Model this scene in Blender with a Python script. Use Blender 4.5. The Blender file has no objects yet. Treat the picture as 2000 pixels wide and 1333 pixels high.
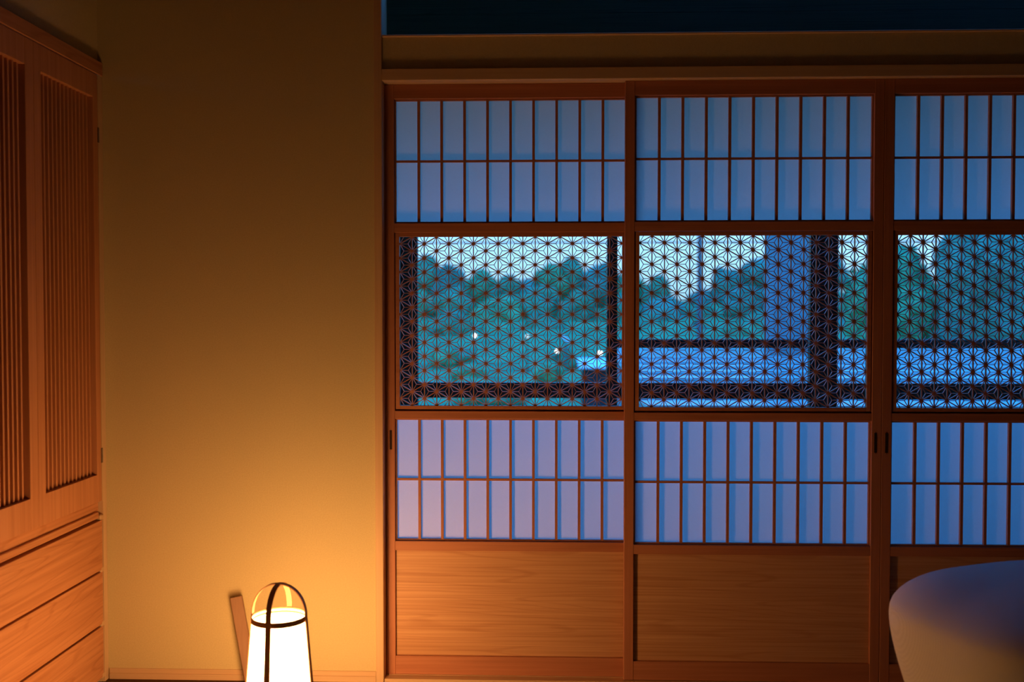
import bpy, bmesh, math, random
from mathutils import Vector, Matrix, noise

sc = bpy.context.scene
COL = sc.collection
R = math.radians

# ------------------------------------------------------------------ camera
cam_d = bpy.data.cameras.new('camera')
cam = bpy.data.objects.new('camera', cam_d)
COL.objects.link(cam)
cam_d.sensor_fit = 'HORIZONTAL'
cam_d.sensor_width = 36.0
cam_d.lens = 35.0
cam_d.clip_start = 0.05
cam_d.clip_end = 500
cam.location = (0, -3.54, 1.33)
cam.rotation_euler = (R(90 - 1.577), 0, R(1.945))
cam_d.dof.use_dof = True
cam_d.dof.focus_distance = 3.55
cam_d.dof.aperture_fstop = 1.9
sc.camera = cam

# ------------------------------------------------------------------ dusk sky
W = bpy.data.worlds.new('dusk_sky')
sc.world = W
W.use_nodes = True
wn = W.node_tree
wn.nodes.clear()
w_out = wn.nodes.new('ShaderNodeOutputWorld')
w_bg = wn.nodes.new('ShaderNodeBackground')
w_tc = wn.nodes.new('ShaderNodeTexCoord')
w_sep = wn.nodes.new('ShaderNodeSeparateXYZ')
w_ramp = wn.nodes.new('ShaderNodeValToRGB')
wn.links.new(w_tc.outputs['Generated'], w_sep.inputs[0])
wn.links.new(w_sep.outputs['Z'], w_ramp.inputs['Fac'])
wn.links.new(w_ramp.outputs['Color'], w_bg.inputs['Color'])
wn.links.new(w_bg.outputs[0], w_out.inputs['Surface'])
cr = w_ramp.color_ramp
cr.interpolation = 'EASE'
cr.elements[0].position = 0.0
cr.elements[0].color = (0.42, 0.72, 1.0, 1)
cr.elements[1].position = 1.0
cr.elements[1].color = (0.025, 0.25, 0.92, 1)
e = cr.elements.new(0.30)
e.color = (0.030, 0.29, 1.0, 1)
w_str = wn.nodes.new('ShaderNodeMapRange')          # overcast dusk: brighter overhead than at the horizon
w_str.inputs['From Min'].default_value = 0.0
w_str.inputs['From Max'].default_value = 0.45
w_str.inputs['To Min'].default_value = 1.15
w_str.inputs['To Max'].default_value = 5.2
wn.links.new(w_sep.outputs['Z'], w_str.inputs['Value'])
wn.links.new(w_str.outputs['Result'], w_bg.inputs['Strength'])

# ------------------------------------------------------------------ exposure
vs = sc.view_settings
vs.view_transform = 'Standard'
vs.look = 'None'
vs.exposure = 0.0
vs.gamma = 1.0
vs.use_curve_mapping = False

LAMP_GLOW = 32.0           # radiance of the paper lamp shade
LAMP_COL = (1.0, 0.46, 0.14)

# ------------------------------------------------------------------ materials
def new_mat(name):
    m = bpy.data.materials.new(name)
    m.use_nodes = True
    nt = m.node_tree
    b = nt.nodes['Principled BSDF']
    return m, nt, b

def wood(name, c1, c2, axis='x', rough=0.55, figure=0.0, fine=1.0, spec=0.35):
    """Straight-grained wood; figure adds cathedral contour lines."""
    m, nt, b = new_mat(name)
    N, L = nt.nodes, nt.links
    tc = N.new('ShaderNodeTexCoord')
    mp = N.new('ShaderNodeMapping')
    s = [70 * fine] * 3
    s['xyz'.index(axis)] = 1.6
    mp.inputs['Scale'].default_value = s
    L.new(tc.outputs['Object'], mp.inputs[0])
    n1 = N.new('ShaderNodeTexNoise')
    n1.inputs['Scale'].default_value = 1.0
    n1.inputs['Detail'].default_value = 4
    n1.inputs['Distortion'].default_value = 0.3
    L.new(mp.outputs[0], n1.inputs['Vector'])
    fac = n1.outputs['Fac']
    if figure:
        mp2 = N.new('ShaderNodeMapping')
        s2 = [8.0] * 3
        s2['xyz'.index(axis)] = 0.55
        mp2.inputs['Scale'].default_value = s2
        mp2.inputs['Location'].default_value = (1.7, 3.1, 0.4)
        L.new(tc.outputs['Object'], mp2.inputs[0])
        n2 = N.new('ShaderNodeTexNoise')
        n2.inputs['Scale'].default_value = 1.0
        n2.inputs['Detail'].default_value = 2.5
        n2.inputs['Roughness'].default_value = 0.35
        L.new(mp2.outputs[0], n2.inputs['Vector'])
        mu = N.new('ShaderNodeMath'); mu.operation = 'MULTIPLY'
        mu.inputs[1].default_value = 95
        L.new(n2.outputs['Fac'], mu.inputs[0])
        si = N.new('ShaderNodeMath'); si.operation = 'SINE'
        L.new(mu.outputs[0], si.inputs[0])
        po = N.new('ShaderNodeMapRange')
        po.inputs['From Min'].default_value = 0.72
        po.inputs['From Max'].default_value = 1.0
        po.inputs['To Min'].default_value = 0
        po.inputs['To Max'].default_value = figure
        L.new(si.outputs[0], po.inputs['Value'])
        ad = N.new('ShaderNodeMath'); ad.operation = 'ADD'
        L.new(fac, ad.inputs[0]); L.new(po.outputs[0], ad.inputs[1])
        fac = ad.outputs[0]
    rp = N.new('ShaderNodeValToRGB')
    rp.color_ramp.elements[0].position = 0.36
    rp.color_ramp.elements[0].color = (*c1, 1)
    rp.color_ramp.elements[1].position = 0.78
    rp.color_ramp.elements[1].color = (*c2, 1)
    L.new(fac, rp.inputs['Fac'])
    L.new(rp.outputs['Color'], b.inputs['Base Color'])
    b.inputs['Roughness'].default_value = rough
    b.inputs['Specular IOR Level'].default_value = spec
    bp = N.new('ShaderNodeBump')
    bp.inputs['Strength'].default_value = 0.08
    bp.inputs['Distance'].default_value = 0.002
    L.new(n1.outputs['Fac'], bp.inputs['Height'])
    L.new(bp.outputs[0], b.inputs['Normal'])
    return m

def mottled(name, c1, c2, scale=40, rough=0.9, bump=0.2, spec=0.1, dist=0.002, detail=6):
    m, nt, b = new_mat(name)
    N, L = nt.nodes, nt.links
    tc = N.new('ShaderNodeTexCoord')
    n1 = N.new('ShaderNodeTexNoise')
    n1.inputs['Scale'].default_value = scale
    n1.inputs['Detail'].default_value = detail
    L.new(tc.outputs['Object'], n1.inputs['Vector'])
    rp = N.new('ShaderNodeValToRGB')
    rp.color_ramp.elements[0].position = 0.3
    rp.color_ramp.elements[0].color = (*c1, 1)
    rp.color_ramp.elements[1].position = 0.72
    rp.color_ramp.elements[1].color = (*c2, 1)
    L.new(n1.outputs['Fac'], rp.inputs['Fac'])
    L.new(rp.outputs['Color'], b.inputs['Base Color'])
    b.inputs['Roughness'].default_value = rough
    b.inputs['Specular IOR Level'].default_value = spec
    bp = N.new('ShaderNodeBump')
    bp.inputs['Strength'].default_value = bump
    bp.inputs['Distance'].default_value = dist
    L.new(n1.outputs['Fac'], bp.inputs['Height'])
    L.new(bp.outputs[0], b.inputs['Normal'])
    return m

def paper_mat():
    m = bpy.data.materials.new('shoji_paper')
    m.use_nodes = True
    nt = m.node_tree; N, L = nt.nodes, nt.links
    N.clear()
    out = N.new('ShaderNodeOutputMaterial')
    tc = N.new('ShaderNodeTexCoord')
    nz = N.new('ShaderNodeTexNoise')
    nz.inputs['Scale'].default_value = 260
    nz.inputs['Detail'].default_value = 3
    L.new(tc.outputs['Object'], nz.inputs['Vector'])
    rp = N.new('ShaderNodeValToRGB')
    rp.color_ramp.elements[0].color = (0.91, 0.91, 0.90, 1)
    rp.color_ramp.elements[1].color = (0.96, 0.96, 0.95, 1)
    L.new(nz.outputs['Fac'], rp.inputs['Fac'])
    d = N.new('ShaderNodeBsdfDiffuse')
    t = N.new('ShaderNodeBsdfTranslucent')
    mx = N.new('ShaderNodeMixShader')
    mx.inputs[0].default_value = 0.42
    L.new(rp.outputs['Color'], d.inputs['Color'])
    L.new(rp.outputs['Color'], t.inputs['Color'])
    L.new(d.outputs[0], mx.inputs[1]); L.new(t.outputs[0], mx.inputs[2])
    L.new(mx.outputs[0], out.inputs['Surface'])
    return m

def glass_mat():
    m = bpy.data.materials.new('window_glass')
    m.use_nodes = True
    nt = m.node_tree; N, L = nt.nodes, nt.links
    N.clear()
    out = N.new('ShaderNodeOutputMaterial')
    tr = N.new('ShaderNodeBsdfTransparent')
    tr.inputs['Color'].default_value = (0.93, 0.97, 0.97, 1)
    gl = N.new('ShaderNodeBsdfGlossy')
    gl.inputs['Roughness'].default_value = 0.02
    fr = N.new('ShaderNodeFresnel')
    fr.inputs['IOR'].default_value = 1.25
    mx = N.new('ShaderNodeMixShader')
    L.new(fr.outputs[0], mx.inputs[0])
    L.new(tr.outputs[0], mx.inputs[1]); L.new(gl.outputs[0], mx.inputs[2])
    L.new(mx.outputs[0], out.inputs['Surface'])
    return m

def emit_mat(name, col, s):
    m = bpy.data.materials.new(name)
    m.use_nodes = True
    nt = m.node_tree; N, L = nt.nodes, nt.links
    N.clear()
    out = N.new('ShaderNodeOutputMaterial')
    em = N.new('ShaderNodeEmission')
    em.inputs['Color'].default_value = (*col, 1)
    em.inputs['Strength'].default_value = s
    L.new(em.outputs[0], out.inputs['Surface'])
    return m

def fabric_mat():
    m, nt, b = new_mat('ribbed_fabric')
    N, L = nt.nodes, nt.links
    tc = N.new('ShaderNodeTexCoord')
    wv = N.new('ShaderNodeTexWave')
    wv.wave_type = 'BANDS'; wv.bands_direction = 'X'
    wv.inputs['Scale'].default_value = 95
    wv.inputs['Distortion'].default_value = 0.6
    wv.inputs['Detail'].default_value = 1
    L.new(tc.outputs['Object'], wv.inputs['Vector'])
    rp = N.new('ShaderNodeValToRGB')
    rp.color_ramp.elements[0].color = (0.64, 0.60, 0.57, 1)
    rp.color_ramp.elements[1].color = (0.69, 0.65, 0.62, 1)
    L.new(wv.outputs['Fac'], rp.inputs['Fac'])
    L.new(rp.outputs['Color'], b.inputs['Base Color'])
    b.inputs['Roughness'].default_value = 0.95
    b.inputs['Specular IOR Level'].default_value = 0.05
    bp = N.new('ShaderNodeBump')
    bp.inputs['Strength'].default_value = 0.10
    bp.inputs['Distance'].default_value = 0.001
    L.new(wv.outputs['Fac'], bp.inputs['Height'])
    L.new(bp.outputs[0], b.inputs['Normal'])
    return m

CED1, CED2 = (0.52, 0.215, 0.125), (0.40, 0.15, 0.085)
M = {}
M['cedar_x'] = wood('cedar_horizontal_grain', CED1, CED2, 'x')
M['cedar_z'] = wood('cedar_upright_grain', CED1, CED2, 'z')
M['kick'] = wood('cedar_figured_panel', (0.66, 0.375, 0.215), (0.50, 0.245, 0.125), 'x', rough=0.5, figure=0.16, fine=2.6)
M['pale_x'] = wood('cypress_horizontal_grain', (0.70, 0.50, 0.33), (0.62, 0.42, 0.26), 'x')
M['pale_z'] = wood('cypress_upright_grain', (0.70, 0.50, 0.33), (0.62, 0.42, 0.26), 'z')
M['lattice'] = wood('lattice_cedar', (0.50, 0.22, 0.15), (0.42, 0.17, 0.11), 'z', rough=0.45)
M['cab_y'] = wood('cabinet_figured_wood', (0.62, 0.29, 0.15), (0.44, 0.175, 0.075), 'y', rough=0.5, figure=0.16)
M['cab_z'] = wood('cabinet_upright_wood', (0.62, 0.29, 0.155), (0.50, 0.21, 0.10), 'z')
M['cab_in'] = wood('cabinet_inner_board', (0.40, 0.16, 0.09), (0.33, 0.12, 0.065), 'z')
M['dark'] = wood('dark_brown_frame_wood', (0.040, 0.024, 0.028), (0.024, 0.014, 0.018), 'z', rough=0.45)
M['dark_x'] = wood('dark_brown_rail_wood', (0.040, 0.024, 0.028), (0.024, 0.014, 0.018), 'x', rough=0.45)
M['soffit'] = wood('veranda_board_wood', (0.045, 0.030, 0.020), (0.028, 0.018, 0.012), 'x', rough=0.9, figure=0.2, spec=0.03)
M['rib'] = wood('lamp_bent_wood', (0.42, 0.20, 0.10), (0.34, 0.15, 0.07), 'z', rough=0.5)
M['slat'] = wood('leaning_slat_wood', (0.38, 0.23, 0.16), (0.31, 0.175, 0.12), 'z')
M['plaster'] = mottled('earthen_plaster', (0.63, 0.54, 0.325), (0.70, 0.605, 0.375), scale=220, bump=0.25, dist=0.0012)
M['ceiling'] = wood('room_ceiling_board', (0.13, 0.085, 0.05), (0.10, 0.06, 0.035), 'y')  # unseen ceiling boards kept dark to reduce bounced lamp light
M['low_bounce'] = wood('low_bounce_wall_wood', (0.13, 0.085, 0.055), (0.10, 0.06, 0.038), 'z')  # dark finish given to the unseen walls to cut bounced light
M['tatami'] = mottled('woven_straw', (0.27, 0.25, 0.135), (0.34, 0.31, 0.17), scale=160, bump=0.2)
M['border'] = mottled('brown_cloth_border', (0.085, 0.045, 0.028), (0.11, 0.06, 0.035), scale=300)
M['paper'] = paper_mat()
M['glass'] = glass_mat()
M['shade'] = emit_mat('glowing_paper_shade', LAMP_COL, LAMP_GLOW)
M['fabric'] = fabric_mat()
M['metal'] = mottled('bronze_metal', (0.10, 0.055, 0.035), (0.16, 0.09, 0.055), scale=60, rough=0.4, spec=0.6)
M['hinge'] = mottled('polished_hinge_metal', (0.52, 0.42, 0.36), (0.6, 0.5, 0.42), scale=60, rough=0.3, spec=0.6)
M['pull'] = mottled('blackened_finger_pull', (0.03, 0.015, 0.01), (0.05, 0.025, 0.015), scale=60, rough=0.5)
M['leaf_a'] = mottled('leaf_green', (0.075, 0.27, 0.115), (0.15, 0.44, 0.18), scale=1.3, rough=0.7, bump=0.0, detail=3)
M['leaf_b'] = mottled('leaf_deep_green', (0.06, 0.21, 0.11), (0.12, 0.35, 0.165), scale=1.5, rough=0.7, bump=0.0, detail=3)
M['leaf_c'] = mottled('leaf_blue_green', (0.06, 0.20, 0.13), (0.12, 0.32, 0.20), scale=1.2, rough=0.7, bump=0.0, detail=3)
M['bark'] = mottled('bark', (0.05, 0.035, 0.025), (0.09, 0.06, 0.04), scale=8)
M['grass'] = mottled('garden_grass', (0.045, 0.17, 0.07), (0.10, 0.32, 0.125), scale=0.9, bump=0.0, detail=5)
M['roof'] = mottled('grey_sheet_metal', (0.33, 0.42, 0.40), (0.42, 0.50, 0.47), scale=3, rough=0.32, spec=0.6, bump=0.05)
M['pier'] = mottled('pale_grey_render', (0.14, 0.19, 0.19), (0.18, 0.23, 0.23), scale=6)
M['pole'] = mottled('weathered_concrete', (0.10, 0.13, 0.14), (0.14, 0.17, 0.18), scale=4)
M['white'] = mottled('white_painted_metal', (0.72, 0.75, 0.78), (0.80, 0.83, 0.85), scale=6, rough=0.4)
M['bulb'] = emit_mat('lit_garden_lamp', (0.95, 0.95, 1.0), 9.0)
M['bulb_dim'] = emit_mat('dim_garden_lamp', (0.95, 0.95, 1.0), 2.5)

# ------------------------------------------------------------------ mesh helpers
class MB:
    """Collects boxes, bars and lathes; build() links them as one mesh object (world coordinates in)."""
    def __init__(self):
        self.bm = bmesh.new()
    def box(self, x0, x1, y0, y1, z0, z1, bev=0.0):
        t = bmesh.new()
        bmesh.ops.create_cube(t, size=1.0)
        for v in t.verts:
            v.co = Vector(((x0 + x1) / 2 + v.co.x * (x1 - x0), (y0 + y1) / 2 + v.co.y * (y1 - y0), (z0 + z1) / 2 + v.co.z * (z1 - z0)))
        if bev:
            bmesh.ops.bevel(t, geom=list(t.edges), offset=bev, segments=1, affect='EDGES')
        self.add(t)
        return self
    def add(self, t, mat=None):
        me = bpy.data.meshes.new('tmp')
        t.to_mesh(me); t.free()
        if mat is not None:
            me.transform(mat)
        self.bm.from_mesh(me)
        bpy.data.meshes.remove(me)
    def bar(self, a, b, w, y0, y1):
        """flat bar in an x-z plane from a=(x,z) to b=(x,z), width w, between depths y0 and y1"""
        ax, az = a; bx, bz = b
        dx, dz = bx - ax, bz - az
        l = math.hypot(dx, dz)
        nx, nz = -dz / l * w / 2, dx / l * w / 2
        vs_ = [self.bm.verts.new(p) for p in (
            (ax + nx, y0, az + nz), (ax - nx, y0, az - nz), (bx - nx, y0, bz - nz), (bx + nx, y0, bz + nz),
            (ax + nx, y1, az + nz), (ax - nx, y1, az - nz), (bx - nx, y1, bz - nz), (bx + nx, y1, bz + nz))]
        for f in ((0, 1, 2, 3), (7, 6, 5, 4), (0, 4, 5, 1), (1, 5, 6, 2), (2, 6, 7, 3), (3, 7, 4, 0)):
            self.bm.faces.new([vs_[i] for i in f])
        return self
    def lathe(self, prof, seg=48, c=(0, 0), closed=False):
        rings = []
        for r, z in prof:
            if r < 1e-6:
                rings.append([self.bm.verts.new((c[0], c[1], z))])
            else:
                rings.append([self.bm.verts.new((c[0] + r * math.cos(2 * math.pi * i / seg), c[1] + r * math.sin(2 * math.pi * i / seg), z)) for i in range(seg)])
        pairs = list(zip(rings, rings[1:]))
        if closed:
            pairs.append((rings[-1], rings[0]))
        for A, B in pairs:
            for i in range(seg):
                j = (i + 1) % seg
                if len(A) == 1:
                    self.bm.faces.new((A[0], B[i], B[j]))
                elif len(B) == 1:
                    self.bm.faces.new((A[i], A[j], B[0]))
                else:
                    self.bm.faces.new((A[i], A[j], B[j], B[i]))
        return self
    def mesh(self, name, mat, off=(0, 0, 0), smooth=False):
        bmesh.ops.recalc_face_normals(self.bm, faces=list(self.bm.faces))
        if any(off):
            bmesh.ops.translate(self.bm, verts=list(self.bm.verts), vec=(-off[0], -off[1], -off[2]))
        me = bpy.data.meshes.new(name)
        self.bm.to_mesh(me); self.bm.free()
        me.materials.append(mat)
        if smooth:
            for p in me.polygons:
                p.use_smooth = True
        return me
    def build(self, name, mat, parent=None, smooth=False):
        o = bpy.data.objects.new(name, self.mesh(name, mat, wloc(parent), smooth))
        COL.objects.link(o)
        if parent:
            o.parent = parent
        return o

def wloc(o):
    p = Vector((0, 0, 0))
    while o is not None:
        p += o.location
        o = o.parent
    return p

def tag(o, label, cat, group=None, kind=None):
    o['label'] = label
    o['category'] = cat
    if group: o['group'] = group
    if kind: o['kind'] = kind
    return o

def thing(name, label, cat, loc=(0, 0, 0), group=None, kind=None):
    o = bpy.data.objects.new(name, None)
    o.empty_display_size = 0.1
    o.location = loc
    COL.objects.link(o)
    return tag(o, label, cat, group, kind)

def bx(name, mat, parent, *c, bev=0.0):
    return MB().box(*c, bev=bev).build(name, mat, parent)

def place(name, me, parent, loc):
    """an object that shares mesh data; loc in world coordinates"""
    o = bpy.data.objects.new(name, me)
    COL.objects.link(o)
    o.parent = parent
    o.location = Vector(loc) - (wloc(parent) if parent else Vector())
    return o

# ------------------------------------------------------------------ the room
XL, XR, YB, ZC = -1.606, 3.60, -6.20, 2.72
OPX0, OPX1 = -0.5815, 2.095           # door opening between the posts

fl = thing('floor', 'straw tatami mat floor with brown cloth borders', 'floor', kind='structure')
bx('subfloor', M['cab_in'], fl, XL - 0.6, XR + 0.1, YB - 0.1, -0.001, -0.14, -0.055)
k = 0
for i in range(6):
    for j in range(4):
        x0 = XL + 0.004 + i * 0.866; y1 = -0.002 - j * 1.548
        x1 = x0 + 0.862; y0 = y1 - 1.544
        mat_o = MB().box(x0, x1, y0, y1, -0.055, -0.0005).build('tatami_mat', M['tatami'], fl)
        bx('cloth_border', M['border'], mat_o, x0, x1, y1 - 0.03, y1, -0.002, 0.001)
        bx('cloth_border', M['border'], mat_o, x0, x1, y0, y0 + 0.03, -0.002, 0.001)

w = MB()
w.box(XL - 0.6, -0.60, 0.0, 0.09, -0.14, ZC)                       # plaster left of the doors
w.box(-0.583, OPX1 + 0.012, 0.002, 0.07, 2.19, 2.310)      # narrow plaster strip above the lintel
w.box(-0.583, OPX1 + 0.012, 0.002, 0.07, 2.56, ZC)         # above the transom opening
w.box(2.12, XR + 0.1, 0.0, 0.09, -0.14, ZC)
tag(w.build('wall_front', M['plaster']), 'olive-beige earthen plaster wall behind the floor lamp', 'wall', kind='structure')
w = MB()
w.box(XL - 0.10, XL, YB, 0.09, 2.20, ZC)
w.box(XL - 0.10, XL, YB, -1.39, 0.0, 2.20)
w.box(XL - 0.65, XL - 0.55, -1.39, 0.09, 0.0, 2.20)
tag(w.build('wall_left', M['plaster']), 'dim plaster wall above the slatted cabinet', 'wall', kind='structure')
tag(bx('wall_right', M['low_bounce'], None, XR, XR + 0.1, YB, 0.0, 0.0, ZC), 'unseen wall to the right of the camera, darkened to cut bounced light', 'wall', kind='structure')
tag(bx('wall_back', M['low_bounce'], None, XL - 0.6, XR + 0.1, YB - 0.1, YB, 0.0, ZC), 'unseen wall behind the camera, darkened to cut bounced light', 'wall', kind='structure')
cl = thing('ceiling', 'boarded wooden room ceiling above the frame', 'ceiling', kind='structure', loc=(0, 0, ZC))
for i in range(14):
    x0 = XL + i * 0.372
    bx('ceiling_board', M['ceiling'], cl, x0, x0 + 0.369, YB, 0.08, ZC, ZC + 0.012)
bx('ceiling_backing', M['ceiling'], cl, XL - 0.1, XR + 0.1, YB, 0.08, ZC + 0.012, ZC + 0.03)

bb = MB()
bb.box(-1.585, -0.6105, -0.007, -0.0005, 0.0, 0.0215, bev=0.0012)
bb.box(-1.585, -0.6105, -0.005, -0.0005, 0.0215, 0.040, bev=0.0012)
tag(bb.build('baseboard_front', M['pale_x']), 'narrow pale wooden skirting strip under the plaster wall', 'skirting', kind='structure')
tag(bx('trim_1', M['pale_z'], None, -0.6095, OPX0, -0.010, 0.11, 0.0, ZC, bev=0.002), 'pale upright wooden post between plaster wall and sliding doors', 'post', kind='structure')
tag(MB().box(OPX0, OPX1, -0.012, 0.085, 2.154, 2.197, bev=0.0025).build('trim_2', M['pale_x']), 'wooden lintel rail directly above the sliding doors', 'lintel', kind='structure')
tag(bx('trim_3', M['pale_x'], None, OPX0, OPX1, -0.006, 0.085, 2.310, 2.3175, bev=0.0015), 'thin wooden ledge edging the dark transom opening', 'ledge', kind='structure')
s = MB()
s.box(OPX0, OPX1, -0.002, 0.013, -0.14, 0.0125, bev=0.001)
s.box(OPX0, OPX1, 0.013, 0.043, -0.05, 0.0115)
s.box(OPX0, OPX1, 0.043, 0.085, -0.05, 0.0125)
tag(s.build('trim_4', M['pale_x']), 'grooved wooden floor sill under the sliding doors', 'sill', kind='structure')
tag(bx('trim_5', M['pale_z'], None, OPX1, 2.122, -0.010, 0.11, 0.0, ZC, bev=0.002), 'upright wooden post at the far right of the sliding doors', 'post', kind='structure')

# ------------------------------------------------------------------ sliding doors
DW, ST, DT = 0.907, 0.0345, 0.0275
ZD0, ZD1 = 0.0130, 2.1535
LS = (1.6075 - 0.9965) / 12           # side of one lattice triangle
LC = 0.0446            # column spacing
LY0, LY1 = 0.0075, 0.0150             # depth of the lattice behind the door face

def y_insert(side, half, y0, y1):
    """three thin arms from the corners of a triangle to its centre; upright side at x=0, apex at x=side*LC"""
    m = MB()
    g = (side * LC / 3, 0.0)
    wv = 0.0021
    if half >= 0: m.bar((0, LS / 2), g, wv, y0, y1)
    if half <= 0: m.bar((0, -LS / 2), g, wv, y0, y1)
    if half == 0: m.bar((side * LC, 0), g, wv, y0, y1)
    return m

INS = {}
for side in (1, -1):
    for half in (0, 1, -1):
        INS[(side, half)] = y_insert(side, half, LY0 + 0.001, LY1 - 0.0005).mesh('lattice_insert', M['lattice'])

def rect_clip(x0, z0, dx, dz, X0, X1, Z0, Z1):
    t0, t1 = -1e9, 1e9
    for p, d, a, b in ((x0, dx, X0, X1), (z0, dz, Z0, Z1)):
        ta, tb = (a - p) / d, (b - p) / d
        if ta > tb: ta, tb = tb, ta
        t0, t1 = max(t0, ta), min(t1, tb)
    return (t0, t1)

def make_door(name, label, x0, face, pulls, gap_top):
    d = thing(name, label, 'sliding door', (x0 + DW / 2, face, ZD0), kind='structure')
    x1 = x0 + DW
    xi0, xi1 = x0 + ST, x1 - ST
    f = face
    B = 0.0014
    for a, b in ((x0, xi0), (xi1, x1)):
        bx('stile', M['cedar_z'], d, a, b, f, f + DT, ZD0, ZD1, bev=B)
    def rail(z0, z1, nm='rail', y0=0.0008):
        return bx(nm, M['cedar_x'], d, xi0 - 0.001, xi1 + 0.001, f + y0, f + DT - 0.001, z0, z1, bev=B)
    rail(ZD0, 0.081, 'bottom_rail')
    rail(0.468, 0.5025)
    rail(0.949, 0.9775)
    rail(1.6225, 1.6565)
    rail(2.102, ZD1, 'top_rail')
    bx('kick_panel', M['kick'], d, xi0 + 0.0005, xi1 - 0.0005, f + 0.0115, f + 0.0185, 0.0812, 0.4678)
    # papered sections: inner edging, muntins, paper
    for (za, zb) in ((0.5025, 0.949), (1.6565, 2.102)):
        ka, kb = f + 0.0120, f + 0.0245
        e_ = 0.0055
        bx('edging', M['cedar_z'], d, xi0, xi0 + e_, ka, kb, za, zb)
        bx('edging', M['cedar_z'], d, xi1 - e_, xi1, ka, kb, za, zb)
        bx('edging', M['cedar_x'], d, xi0 + e_, xi1 - e_, ka, kb, za, za + e_)
        bx('edging', M['cedar_x'], d, xi0 + e_, xi1 - e_, ka, kb, zb - e_, zb)
        me = MB().box(-0.0047, 0.0047, -(kb - ka) / 2, (kb - ka) / 2, -(zb - za) / 2 + e_, (zb - za) / 2 - e_).mesh('muntin', M['cedar_z'])
        pitch = (xi1 - xi0 - 0.009) / 10
        for i in range(1, 10):
            place('muntin', me, d, (xi0 + 0.0045 + pitch * i, (ka + kb) / 2, (za + zb) / 2))
        zm = (za + zb) / 2 + 0.0005
        bx('cross_muntin', M['cedar_x'], d, xi0 + e_, xi1 - e_, ka + 0.0006, kb - 0.0006, zm - 0.0038, zm + 0.0038)
        p = MB()
        vv = [p.bm.verts.new(c) for c in ((xi0, kb + 0.0004, za), (xi1, kb + 0.0004, za), (xi1, kb + 0.0004, zb), (xi0, kb + 0.0004, zb))]
        p.bm.faces.new(vv)
        p.build('paper', M['paper'], d)
    # lattice panel
    xc = (xi0 + xi1) / 2
    lx0, lx1 = xc - 9 * LC, xc + 9 * LC
    lz0, lz1 = 0.9965, 1.6075
    fw = 0.0145
    fr = MB()
    oy0, oy1 = f + 0.0035, f + 0.0235
    zt = 1.6224 - gap_top
    zb_ = 0.9835
    fr.box(lx0 - fw, lx0, oy0, oy1, zb_, zt, bev=0.0009)
    fr.box(lx1, lx1 + fw, oy0, oy1, zb_, zt, bev=0.0009)
    fr.box(lx0, lx1, oy0 + 0.0003, oy1, zb_, lz0, bev=0.0009)
    fr.box(lx0, lx1, oy0 + 0.0003, oy1, lz1, zt, bev=0.0009)
    # thin stops added behind the panel keep light from leaking through the joint
    for (sa, sb, sc_, sd) in ((xi0, xi0 + 0.009, 0.9775, 1.6225), (xi1 - 0.009, xi1, 0.9775, 1.6225), (xi0 + 0.009, xi1 - 0.009, 0.9775, 0.990)):
        bx('stop', M['cedar_z'], d, sa, sb, f + 0.0238, f + 0.0268, sc_, sd)
    panel = fr.build('lattice_panel', M['cedar_x'], d)
    mw = 0.0034
    a0, a1 = f + LY0, f + LY1
    for c in range(1, 18):
        x = lx0 + c * LC
        MB().bar((x, lz0 - 0.001), (x, lz1 + 0.001), mw, a0, a1).build('lattice_bar', M['lattice'], panel)
    t30 = LS / 2 / LC
    for sg in (1, -1):
        for kk in range(-12, 25):
            # passes through a star at column 0 (odd columns start at the bottom edge)
            zz = lz0 + LS / 2 + kk * LS
            t = rect_clip(lx0, zz, 1.0, sg * t30, lx0 - 0.0008, lx1 + 0.0008, lz0 - 0.0008, lz1 + 0.0008)
            if t[1] - t[0] > 0.012:
                MB().bar((lx0 + t[0], zz + sg * t30 * t[0]), (lx0 + t[1], zz + sg * t30 * t[1]), mw, a0 + 0.0002 * (2 + sg), a1 - 0.0001 * (2 + sg)).build('lattice_bar', M['lattice'], panel)
    spots = []
    for c in range(18):
        # strip between column c and c+1; upright side on c (apex to the right) or on c+1 (apex to the left)
        for col, side in ((c, 1), (c + 1, -1)):
            x = lx0 + col * LC
            if col % 2 == 1:      # stars at lz0 + n*LS, sides centred half way
                for n in range(12):
                    spots.append((x, lz0 + (n + 0.5) * LS, side, 0))
            else:
                for n in range(13):
                    half = 1 if n == 0 else (-1 if n == 12 else 0)
                    spots.append((x, lz0 + n * LS, side, half))
    rest = MB()
    for i, (x, z, side, half) in enumerate(spots):
        if i < 300:
            place('lattice_insert', INS[(side, half)], panel, (x, f, z))
        else:
            t = bmesh.new(); t.from_mesh(INS[(side, half)])
            rest.add(t, Matrix.Translation((x, f, z)))
    ro = rest.build('lattice_infill', M['lattice'], panel)
    ro['kind'] = 'stuff'
    bx('glass_pane', M['glass'], panel, lx0 - 0.004, lx1 + 0.004, f + 0.0185, f + 0.0205, lz0 - 0.004, lz1 + 0.004)
    for px in pulls:
        pm = MB()
        t = bmesh.new()
        bmesh.ops.create_cube(t, size=1)
        for v in t.verts:
            v.co = Vector((px + v.co.x * 0.0085, f - 0.0002 + v.co.y * 0.002, 0.872 + v.co.z * 0.078))
        bmesh.ops.bevel(t, geom=[e for e in t.edges if abs(e.verts[0].co.y - e.verts[1].co.y) > 1e-5], offset=0.004, segments=4, affect='EDGES')
        pm.add(t)
        pm.build('finger_pull', M['pull'], d)
    return d

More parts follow.
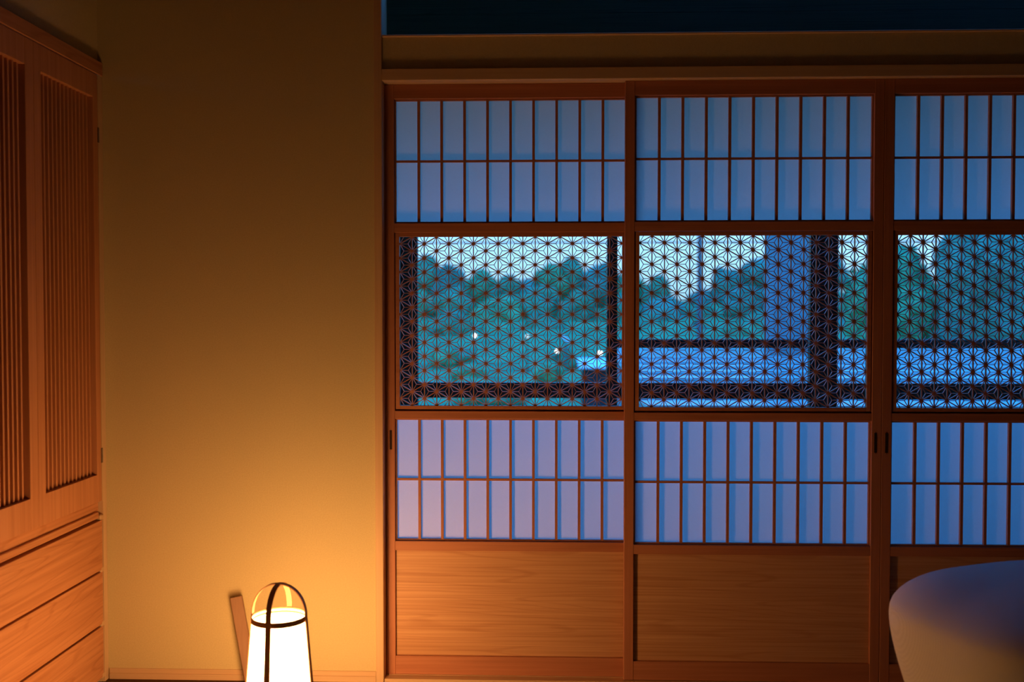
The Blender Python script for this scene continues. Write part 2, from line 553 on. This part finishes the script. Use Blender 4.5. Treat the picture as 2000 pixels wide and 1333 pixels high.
F_BACK, F_FRONT = 0.0440, 0.0145
D2X = 0.2805
make_door('door_1', 'sliding lattice and paper door beside the pale post, nearest the lamp', OPX0 + 0.0005, F_BACK, (OPX0 + 0.020,), 0.0)
make_door('door_2', 'middle sliding lattice and paper door, overlapping the one by the post', D2X, F_FRONT, (D2X + DW - 0.021,), 0.0012)
make_door('door_3', 'sliding lattice and paper door behind the white cushion', D2X + DW + 0.0006, F_FRONT, (D2X + DW + 0.0176,), 0.0)

# ------------------------------------------------------------------ cabinet on the left
CX = -1.591
cab = thing('slatted_cabinet', 'built-in wooden cabinet with slatted doors above plain drawers', 'cabinet', (CX - 0.02, -0.69, 0.0))
body = MB()
body.box(CX - 0.50, CX - 0.045, -1.385, -0.002, 0.03, 2.175)
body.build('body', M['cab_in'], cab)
bx('cornice', M['cab_y'], cab, CX - 0.012, CX + 0.004, -1.385, -0.001, 2.179, 2.227, bev=0.002)
# end stile against the plaster with small tongues into the drawer gaps
es = MB()
es.box(CX - 0.045, CX + 0.001, -0.036, -0.001, 0.655, 2.179)
es.box(CX - 0.045, CX + 0.001, -0.030, -0.001, 0.0, 0.655)
for zt in (0.600, 0.411, 0.2155, 0.028):
    es.box(CX - 0.030, CX + 0.0015, -0.052, -0.030, zt - 0.010, zt + 0.010, bev=0.003)
es.build('end_stile', M['pale_z'], cab)
yA = -0.0375
for kd in range(3):
    y1 = yA - kd * 0.4425
    y0 = y1 - 0.4410
    fr = MB()
    z0, z1 = 0.659, 2.176
    sl = 0.0445
    sr = 0.0340 if kd % 2 == 0 else 0.0490
    fr.box(CX - 0.024, CX, y0, y0 + sl, z0, z1, bev=0.0012)
    fr.box(CX - 0.024, CX, y1 - sr, y1, z0, z1, bev=0.0012)
    fr.box(CX - 0.024, CX - 0.0004, y0 + sl, y1 - sr, z0, 0.757, bev=0.0012)
    fr.box(CX - 0.024, CX - 0.0004, y0 + sl, y1 - sr, 2.093, z1, bev=0.0012)
    door = fr.build('cabinet_door', M['cab_z'], cab)
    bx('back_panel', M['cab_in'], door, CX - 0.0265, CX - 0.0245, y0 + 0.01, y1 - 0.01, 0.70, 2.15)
    me = MB().box(-0.0085, 0.0, -0.0048, 0.0048, -0.668, 0.668).mesh('slat', M['cab_z'])
    n = 13
    p_ = (y1 - sr - y0 - sl - 0.036) / (n - 1)
    for i in range(n):
        place('slat', me, door, (CX - 0.0125, y0 + sl + 0.014 + i * p_, 1.425))
    bx('cross_slat', M['cab_in'], door, CX - 0.024, CX - 0.0215, y0 + sl, y1 - sr, 1.41, 1.44)
    if kd == 0:
        for zz in (0.822, 1.965):
            h = bx('hinge', M['metal'], door, CX - 0.004, CX + 0.0022, y1 - 0.0035, y1 + 0.0085, zz - 0.027, zz + 0.027, bev=0.001)
            bx('hinge_pin', M['hinge'], h, CX + 0.0020, CX + 0.0040, y1 + 0.0045, y1 + 0.0080, zz - 0.024, zz + 0.024, bev=0.0008)
# rail below the doors, then the drawers
rl = MB()
rl.box(CX - 0.045, CX - 0.014, -1.385, -0.038, 0.622, 0.655)
rl.build('rail', M['cab_y'], cab)
bx('rail', M['cab_y'], cab, CX - 0.045, CX - 0.004, -1.385, -0.054, 0.5985, 0.622, bev=0.002)
for (za, zb) in ((0.411, 0.5900), (0.2155, 0.4035), (0.022, 0.2075)):
    dr = MB()
    dr.box(CX - 0.045, CX + 0.001, -1.383, -0.0395, za, zb, bev=0.0015)
    dr.build('drawer', M['cab_y'], cab)
bx('drawer_gap_board', M['cab_in'], cab, CX - 0.0455, CX - 0.030, -1.383, -0.0395, 0.02, 0.62)
bx('plinth', M['cab_in'], cab, CX - 0.48, CX - 0.05, -1.383, -0.004, 0.0, 0.03)

# ------------------------------------------------------------------ floor lamp
LX, LY = -0.772, -0.700
lamp = thing('floor_lamp', 'glowing paper floor lamp with bent wooden ribs forming a dome handle', 'lamp', (LX, LY, 0.0))
RT, RB, ZT, ZA = 0.0760, 0.1115, 0.4555, 0.5465
def rad(z):
    return RB + (RT - RB) * (z - 0.03) / (ZT - 0.03)
m = MB()
m.lathe([(rad(0.03 + i * (ZT - 0.034) / 6), 0.03 + i * (ZT - 0.034) / 6) for i in range(7)], 48, (LX, LY))
m.build('shade', M['shade'], lamp, smooth=True)
m = MB()
m.lathe([(0, 0.0), (0.112, 0.0), (0.121, 0.006), (0.121, 0.026), (0.116, 0.031), (0, 0.031)], 48, (LX, LY))
m.build('base', M['rib'], lamp)
m = MB()
m.lathe([(RT + 0.0008, ZT - 0.015), (RT + 0.0040, ZT - 0.015), (RT + 0.0030, ZT), (RT + 0.0006, ZT)], 48, (LX, LY), closed=True)
m.build('rim_ring', M['rib'], lamp)
for kq in range(4):
    ang = R(-96.8 + 90 * kq)
    er = Vector((math.cos(ang), math.sin(ang), 0)); et = Vector((-math.sin(ang), math.cos(ang), 0))
    path = []
    for i in range(6):
        z = 0.012 + (ZT - 0.012) * i / 5
        path.append((rad(z) + 0.0052, z))
    nd = 14
    h = ZA - ZT
    for i in range(1, nd + 1):
        a = math.pi / 2 * i / nd
        path.append(((RT + 0.0052) * math.cos(a) ** 0.88 if i < nd else -0.004, ZT + h * math.sin(a)))
    m = MB()
    rings = []
    for i, (r, z) in enumerate(path):
        pa = path[max(i - 1, 0)]; pb = path[min(i + 1, len(path) - 1)]
        t = Vector((pb[0] - pa[0], pb[1] - pa[1])).normalized()
        nrm = Vector((t.y, -t.x))
        wd = 0.0090 if z <= ZT - 0.09 else 0.0080
        ring = []
        for (sw, sn) in ((-wd, 0.0014), (wd, 0.0014), (wd, -0.0014), (-wd, -0.0014)):
            rr, zz = r + nrm.x * sn, z + nrm.y * sn + (0.0006 * (kq % 2) if i > 15 else 0)
            ring.append(m.bm.verts.new(Vector((LX, LY, zz)) + er * rr + et * sw))
        rings.append(ring)
    for A, B_ in zip(rings, rings[1:]):
        for i in range(4):
            m.bm.faces.new((A[i], A[(i + 1) % 4], B_[(i + 1) % 4], B_[i]))
    m.bm.faces.new(rings[0][::-1]); m.bm.faces.new(rings[-1])
    m.build('rib', M['rib'], lamp)

# slat leaning on the wall behind the lamp
m = MB()
t = bmesh.new()
bmesh.ops.create_cube(t, size=1)
for v in t.verts:
    v.co = Vector((v.co.x * 0.042, v.co.y * 0.014, v.co.z * 0.316))
bmesh.ops.bevel(t, geom=list(t.edges), offset=0.0012, segments=1, affect='EDGES')
m.add(t, Matrix.Translation((-1.0740, -0.055, 0.162)) @ Matrix.Rotation(R(-12.3), 4, 'Y') @ Matrix.Rotation(R(-7.0), 4, 'X'))
tag(m.build('wooden_slat', M['slat']), 'short brown wooden slat leaning on the plaster behind the lamp', 'slat')

# ------------------------------------------------------------------ white cushion
CUX, CUY = 1.328, -0.88
cu = thing('floor_cushion', 'large white ribbed fabric floor cushion in front of the doors', 'cushion', (CUX, CUY, 0.0))
prof = [(0.0, 0.0), (0.28, 0.0), (0.45, 0.004), (0.57, 0.035), (0.67, 0.10), (0.765, 0.18), (0.845, 0.26), (0.91, 0.34), (0.965, 0.42), (0.992, 0.48), (1.0, 0.522), (0.988, 0.550),
        (0.925, 0.572), (0.84, 0.592), (0.74, 0.609), (0.61, 0.625), (0.46, 0.638), (0.29, 0.647), (0.14, 0.651), (0.0, 0.652)]
def cush_pt(th, r, z, grow=0.0):
    ex = 2.7
    c_, s_ = math.cos(th), math.sin(th)
    q = 1.0 / ((abs(c_) ** ex + abs(s_) ** ex) ** (1 / ex))
    x = 0.375 * q * c_ * (r + grow); y = 0.34 * q * s_ * (r + grow)
    nz = noise.noise(Vector((x * 3.1 + 7, y * 3.1, z * 3.1)))
    k_ = 1 + 0.03 * nz
    a = R(24)
    # the upper left side sags a little, the right side stands higher
    if z > 0.3:
        z = z + 0.022 * (x / 0.4) * min(1, (z - 0.3) / 0.25) + 0.012 * nz
    return Vector((CUX + (x * math.cos(a) - y * math.sin(a)) * k_, CUY + (x * math.sin(a) + y * math.cos(a)) * k_, max(z, 0.0)))
m = MB()
SEG = 96
rings = []
for r, z in prof:
    if r == 0:
        rings.append([m.bm.verts.new(cush_pt(0, 0, z))])
    else:
        rings.append([m.bm.verts.new(cush_pt(2 * math.pi * i / SEG, r, z)) for i in range(SEG)])
for A, B_ in zip(rings, rings[1:]):
    for i in range(SEG):
        j = (i + 1) % SEG
        if len(A) == 1: m.bm.faces.new((A[0], B_[j], B_[i]))
        elif len(B_) == 1: m.bm.faces.new((A[i], A[j], B_[0]))
        else: m.bm.faces.new((A[i], A[j], B_[j], B_[i]))
co = m.build('cover', M['fabric'], cu, smooth=True)
sub = co.modifiers.new('smooth', 'SUBSURF'); sub.levels = 1; sub.render_levels = 1
# ------------------------------------------------------------------ veranda beyond the doors
YW = 1.0
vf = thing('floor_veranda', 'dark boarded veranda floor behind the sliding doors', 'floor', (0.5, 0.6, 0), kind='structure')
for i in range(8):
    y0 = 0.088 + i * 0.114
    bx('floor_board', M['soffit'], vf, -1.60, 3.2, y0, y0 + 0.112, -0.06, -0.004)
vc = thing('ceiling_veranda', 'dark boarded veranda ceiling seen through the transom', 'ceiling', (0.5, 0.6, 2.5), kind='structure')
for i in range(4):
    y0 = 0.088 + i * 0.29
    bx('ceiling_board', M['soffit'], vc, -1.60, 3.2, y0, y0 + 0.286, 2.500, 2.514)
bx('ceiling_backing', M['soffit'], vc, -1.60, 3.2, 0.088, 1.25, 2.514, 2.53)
vw = MB()
vw.box(-1.70, -1.60, 0.09, 1.06, -0.05, 2.5)
vw.box(3.2, 3.3, 0.09, 1.06, -0.05, 2.5)
vw.box(2.70, 3.2, 0.0, 0.09, -0.05, 2.5)
tag(vw.build('wall_veranda', M['plaster']), 'plaster end walls of the veranda, hidden behind the paper doors', 'wall', kind='structure')

def window(name, label, x0, x1, jl, jr):
    wd = thing(name, label, 'window', ((x0 + x1) / 2, YW, 0.0), kind='structure')
    a, b = YW, YW + 0.045
    if jl: bx('jamb', M['dark'], wd, x0, x0 + jl, a, b, 0.0, 2.50, bev=0.002)
    if jr: bx('jamb', M['dark'], wd, x1 - jr, x1, a, b, 0.0, 2.50, bev=0.002)
    for (za, zb, nm) in ((0.0, 0.07, 'bottom_rail'), (0.944, 1.014, 'middle_rail'), (2.30, 2.50, 'head_rail')):
        bx(nm, M['dark_x'], wd, x0 + jl, x1 - jr, a + 0.002, b - 0.002, za, zb, bev=0.002)
    for (za, zb) in ((0.066, 0.948), (1.010, 2.304)):
        bx('glass_pane', M['glass'], wd, x0 + jl - 0.004, x1 - jr + 0.004, a + 0.018, a + 0.023, za, zb)
    return wd
window('window_1', 'dark framed veranda window left of the view, mostly behind plaster', -1.60, -0.672, 0.05, 0.0)
window('window_2', 'dark framed veranda window seen through the lattice nearest the lamp', -0.670, 0.3255, 0.082, 0.0465)
window('window_3', 'dark framed veranda window seen through the middle lattice', 0.327, 1.318, 0.0, 0.124)
window('window_4', 'dark framed veranda window seen through the right lattice', 1.320, 2.45, 0.0, 0.06)
window('window_5', 'dark framed veranda window beyond the right lattice', 2.452, 3.20, 0.0, 0.06)

hr = thing('handrail', 'dark wooden balcony handrail crossing the two right lattices', 'railing', (1.8, 1.32, -0.3))
bx('top_rail', M['dark_x'], hr, 0.300, 3.6, 1.30, 1.345, 1.164, 1.206, bev=0.003)
for x in (0.315, 1.36, 2.45, 3.5):
    bx('post', M['dark'], hr, x - 0.022, x + 0.022, 1.305, 1.34, -0.30, 1.166)
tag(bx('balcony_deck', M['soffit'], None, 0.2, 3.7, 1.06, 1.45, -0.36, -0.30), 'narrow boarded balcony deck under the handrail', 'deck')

rf = thing('metal_roof', 'low grey sheet-metal roof just beyond the handrail', 'roof', (3.0, 4.5, -1.6))
for i in range(12):
    y0 = 1.62 + i * 0.56
    z = 0.842 + i * 0.0115
    m = MB()
    vv = [m.bm.verts.new(c) for c in ((0.52 + i * 0.02, y0 - 0.03, z + 0.016), (7.4, y0 - 0.03, z + 0.016), (7.4, y0 + 0.56, z), (0.52 + i * 0.02, y0 + 0.56, z),
                                      (0.52 + i * 0.02, y0 - 0.03, z - 0.004), (7.4, y0 - 0.03, z - 0.004), (7.4, y0 + 0.56, z - 0.012), (0.52 + i * 0.02, y0 + 0.56, z - 0.012))]
    for f_ in ((0, 1, 2, 3), (7, 6, 5, 4), (4, 5, 1, 0), (1, 5, 6, 2), (6, 7, 3, 2), (4, 0, 3, 7)):
        m.bm.faces.new([vv[q] for q in f_])
    m.build('roof_sheet', M['roof'], rf)
bx('roof_wall', M['pier'], rf, 0.80, 7.2, 1.75, 8.1, -1.6, 0.835)

# ------------------------------------------------------------------ garden and wooded hill
def hgt(x, y):
    z = -1.75 + 0.065 * max(0.0, y - 4)
    if y > 30:
        z += 0.05 * (min(y, 47) - 30)
    if y > 47:
        z -= 0.20 * (y - 47)
    z += 0.14 * noise.noise(Vector((x * 0.16, y * 0.16, 0))) + 0.4 * noise.noise(Vector((x * 0.045, y * 0.05, 3)))
    return z
g = MB()
nx, ny = 60, 70
grid = []
for j in range(ny + 1):
    y = 1.5 + 90 * (j / ny) ** 1.5
    row = []
    for i in range(nx + 1):
        x = (-1 + 2 * i / nx) * (14 + y * 0.62)
        row.append(g.bm.verts.new((x, y, hgt(x, y))))
    grid.append(row)
for j in range(ny):
    for i in range(nx):
        g.bm.faces.new((grid[j][i], grid[j][i + 1], grid[j + 1][i + 1], grid[j + 1][i]))
tag(g.build('ground', M['grass'], smooth=True), 'grassy slope rising to the wooded hill outside', 'ground', kind='structure')

rnd = random.Random(7)
def crown_mesh(name, mat, seed, lobes, leaves, ls):
    """crown of unit radius: a few displaced lobes covered in small leaf sprays"""
    r_ = random.Random(seed)
    m_ = MB()
    L_ = [(Vector((0, 0, 0)), 0.74)]
    for _ in range(lobes):
        d_ = Vector((r_.uniform(-1, 1), r_.uniform(-1, 1), r_.uniform(-0.7, 0.9))).normalized()
        L_.append((d_ * 0.52, r_.uniform(0.30, 0.48)))
    for c_, q in L_:
        t_ = bmesh.new()
        bmesh.ops.create_icosphere(t_, subdivisions=3, radius=q)
        for v in t_.verts:
            v.co = c_ + v.co * (1 + 0.22 * noise.noise((v.co + c_) * 5.5 + Vector((seed, 0, 0))))
        m_.add(t_)
    for _ in range(leaves):
        c_, q = r_.choice(L_)
        n_ = Vector((r_.gauss(0, 1), r_.gauss(0, 1), r_.gauss(0, 1))).normalized()
        p_ = c_ + n_ * q * r_.uniform(0.93, 1.16)
        a_ = n_.orthogonal().normalized()
        b_ = n_.cross(a_)
        th = r_.uniform(0, 6.28)
        u_ = (a_ * math.cos(th) + b_ * math.sin(th) + n_ * r_.uniform(-0.7, 0.7)).normalized()
        v_ = n_.cross(u_).normalized()
        s_ = ls * r_.uniform(0.6, 1.3)
        vv_ = [m_.bm.verts.new(p_ + u_ * s_), m_.bm.verts.new(p_ + v_ * s_ * 0.5), m_.bm.verts.new(p_ - u_ * s_), m_.bm.verts.new(p_ - v_ * s_ * 0.5)]
        m_.bm.faces.new(vv_)
    me_ = bpy.data.meshes.new(name)
    m_.bm.to_mesh(me_); m_.bm.free()
    me_.materials.append(mat)
    return me_
CROWN = [crown_mesh('crown', M[k_], i + 1, 6, 1300, 0.085) for i, k_ in enumerate(('leaf_a', 'leaf_b', 'leaf_c', 'leaf_a'))]
TRUNK = MB().lathe([(0.16, 0), (0.11, 0.5), (0.07, 1.0)], 8).mesh('trunk', M['bark'])

def tree(x, y, top, rx, rz, var, label, group=None, name='hill_tree'):
    z0 = hgt(x, y) - 0.1
    t_ = thing(name, label, 'tree', (x, y, z0), group)
    c_ = place('crown', CROWN[var], t_, (x, y, top - rz))
    c_.scale = (rx, rx, rz)
    c_.rotation_euler = (0, 0, rnd.uniform(0, 6.28))
    tr = place('trunk', TRUNK, t_, (x, y, z0))
    tr.scale = (1, 1, max(0.3, top - rz - z0))
    return t_

RIDGE = 'round-crowned green tree along the hill skyline outside'
# skyline trees, x and top height at about 45 m
sky = [(-7.5, 4.30), (-5.9, 4.25), (-4.6, 4.00), (-3.2, 3.60), (-1.95, 3.25), (-0.9, 3.30), (0.2, 3.85), (1.3, 4.20), (2.6, 4.05), (3.9, 3.55), (5.2, 3.25),
       (6.2, 2.20), (7.0, 1.55), (7.9, 2.80), (9.0, 3.90), (10.3, 4.30), (11.8, 4.45), (13.5, 4.40)]
for i, (x, top) in enumerate(sky):
    tree(x + rnd.uniform(-0.1, 0.1), 45 + rnd.uniform(-1, 1), top, rnd.uniform(0.95, 1.2), rnd.uniform(1.2, 1.5), i % 3 if x < 7.3 else 2, RIDGE, 'trees along the hill skyline')
LOW = 'lower leafy green tree on the slope in front of the skyline trees'
for row, (yy, base, amp) in enumerate(((41, 2.6, 0.3), (36, 1.35, 0.25))):
    x = -8.2 + row * 0.45
    while x < 14.5:
        dip = 1.1 * math.exp(-((x - 6.5) / 1.0) ** 2) if row == 0 else 0.3 * math.exp(-((x - 6.0) / 1.0) ** 2)
        tree(x, yy + rnd.uniform(-1.2, 1.2), base + rnd.uniform(-amp, amp) - dip, rnd.uniform(1.15, 1.55), rnd.uniform(1.1, 1.5), rnd.choice((0, 1, 3)) if x < 4 else rnd.choice((1, 2)), LOW, 'trees on the slope below the skyline')
        x += rnd.uniform(1.7, 2.2)
SHR = 'small rounded shrub on the grass slope below the trees'
for i in range(13):
    x = -5.4 + i * 0.66 + rnd.uniform(-0.2, 0.2); y = rnd.choice((19, 23.5, 27.5)) + rnd.uniform(-1, 1)
    s_ = thing('shrub', SHR, 'shrub', (x, y, hgt(x, y)), 'shrubs on the grass slope')
    c_ = place('foliage', CROWN[rnd.choice((0, 1, 3))], s_, (x, y, hgt(x, y) + 0.22))
    c_.scale = (rnd.uniform(0.45, 0.8), rnd.uniform(0.5, 0.8), rnd.uniform(0.28, 0.5))
    c_.rotation_euler = (0, 0, rnd.uniform(0, 6.28))
# big trees close by on the right
for i, (x, y, top, rx, rz, var, lb) in enumerate((
        (5.95, 13.6, 2.60, 1.1, 1.4, 0, 'bright green leafy tree at the left edge of the right lattice'),
        (7.15, 12.0, 3.5, 1.25, 2.0, 2, 'tall dark blue-green tree filling the right lattice'),
        (9.2, 13.6, 3.9, 1.5, 2.2, 1, 'dark green tree at the right edge of the view'))):
    tree(x, y, top, rx, rz, var, lb, name='garden_tree')

# street furniture seen small through the lattice
def bollard(x, y, zh, label, bulb='bulb'):
    z0 = hgt(x, y)
    b_ = thing('garden_light', label, 'garden light', (x, y, z0), 'lit garden lights on the slope')
    MB().lathe([(0, z0 - 0.05), (0.02, z0 - 0.05), (0.015, zh - 0.03), (0, zh - 0.03)], 10, (x, y)).build('post', M['dark'], b_)
    MB().lathe([(0, zh - 0.03), (0.028, zh - 0.03), (0.040, zh), (0.028, zh + 0.025), (0, zh + 0.03)], 12, (x, y)).build('globe', M[bulb], b_, smooth=True)
bollard(-2.03, 25.0, 0.70, 'leftmost lit white garden light on the green slope')
bollard(-0.53, 25.0, 0.685, 'faint lit garden light near the middle of the left lattice', 'bulb_dim')
bollard(0.29, 22.0, 0.372, 'bright white garden light low on the slope left of the shed')
bollard(1.17, 18.0, 0.480, 'bright white garden light just above the shed roof')
sh = thing('garden_shed', 'small dark garden shed with a pale sloping roof', 'shed', (0.84, 14.0, hgt(0.84, 14)))
bx('wall', M['dark_x'], sh, 0.64, 1.08, 13.8, 14.4, -1.3, 0.42)
m = MB()
m.add((lambda t_: (bmesh.ops.create_cube(t_, size=1), t_)[1])(bmesh.new()), Matrix.Translation((0.85, 14.1, 0.45)) @ Matrix.Rotation(R(7), 4, 'X') @ Matrix.Diagonal((0.56, 0.95, 0.03, 1)))
m.build('roof', M['white'], sh)
bn = thing('tilted_board', 'small white tilted board drawn for a pale streak among the slope trees', 'sign board', (0.57, 25.0, hgt(0.57, 25)))
m = MB()
m.add((lambda t_: (bmesh.ops.create_cube(t_, size=1), t_)[1])(bmesh.new()), Matrix.Translation((0.57, 25, 0.61)) @ Matrix.Rotation(R(38), 4, 'Y') @ Matrix.Diagonal((0.26, 0.03, 0.09, 1)))
m.build('board', M['white'], bn)  # white board and post drawn for a pale slanted streak
MB().lathe([(0, hgt(0.57, 25) - 0.05), (0.02, hgt(0.57, 25) - 0.05), (0.02, 0.6), (0, 0.6)], 8, (0.57, 25.03)).build('post', M['pole'], bn)

up = thing('utility_pole', 'slim grey utility pole against the sky in the middle lattice', 'pole', (4.38, 25, hgt(4.38, 25)))
MB().lathe([(0, hgt(4.38, 25)), (0.085, hgt(4.38, 25)), (0.065, 7.5), (0, 7.5)], 14, (4.38, 25)).build('shaft', M['pole'], up)
bx('cross_arm', M['pole'], up, 3.6, 5.16, 24.95, 25.05, 6.9, 7.0)
wr = MB().box(-9.0, 9.0, 13.985, 14.015, 2.567, 2.59)
tag(wr.build('overhead_cable', M['pole']), 'thin horizontal cable crossing the sky near the lattice tops', 'cable')
pr = thing('pale_pier', 'pale rendered pier of the next wing beside the dark window post', 'pier', (2.335, 6.2, 0.8))
bx('shaft', M['pier'], pr, 2.160, 2.512, 6.0, 6.4, 0.90, 3.4)
bx('cap', M['pier'], pr, 2.10, 2.57, 5.94, 6.46, 3.4, 3.5)
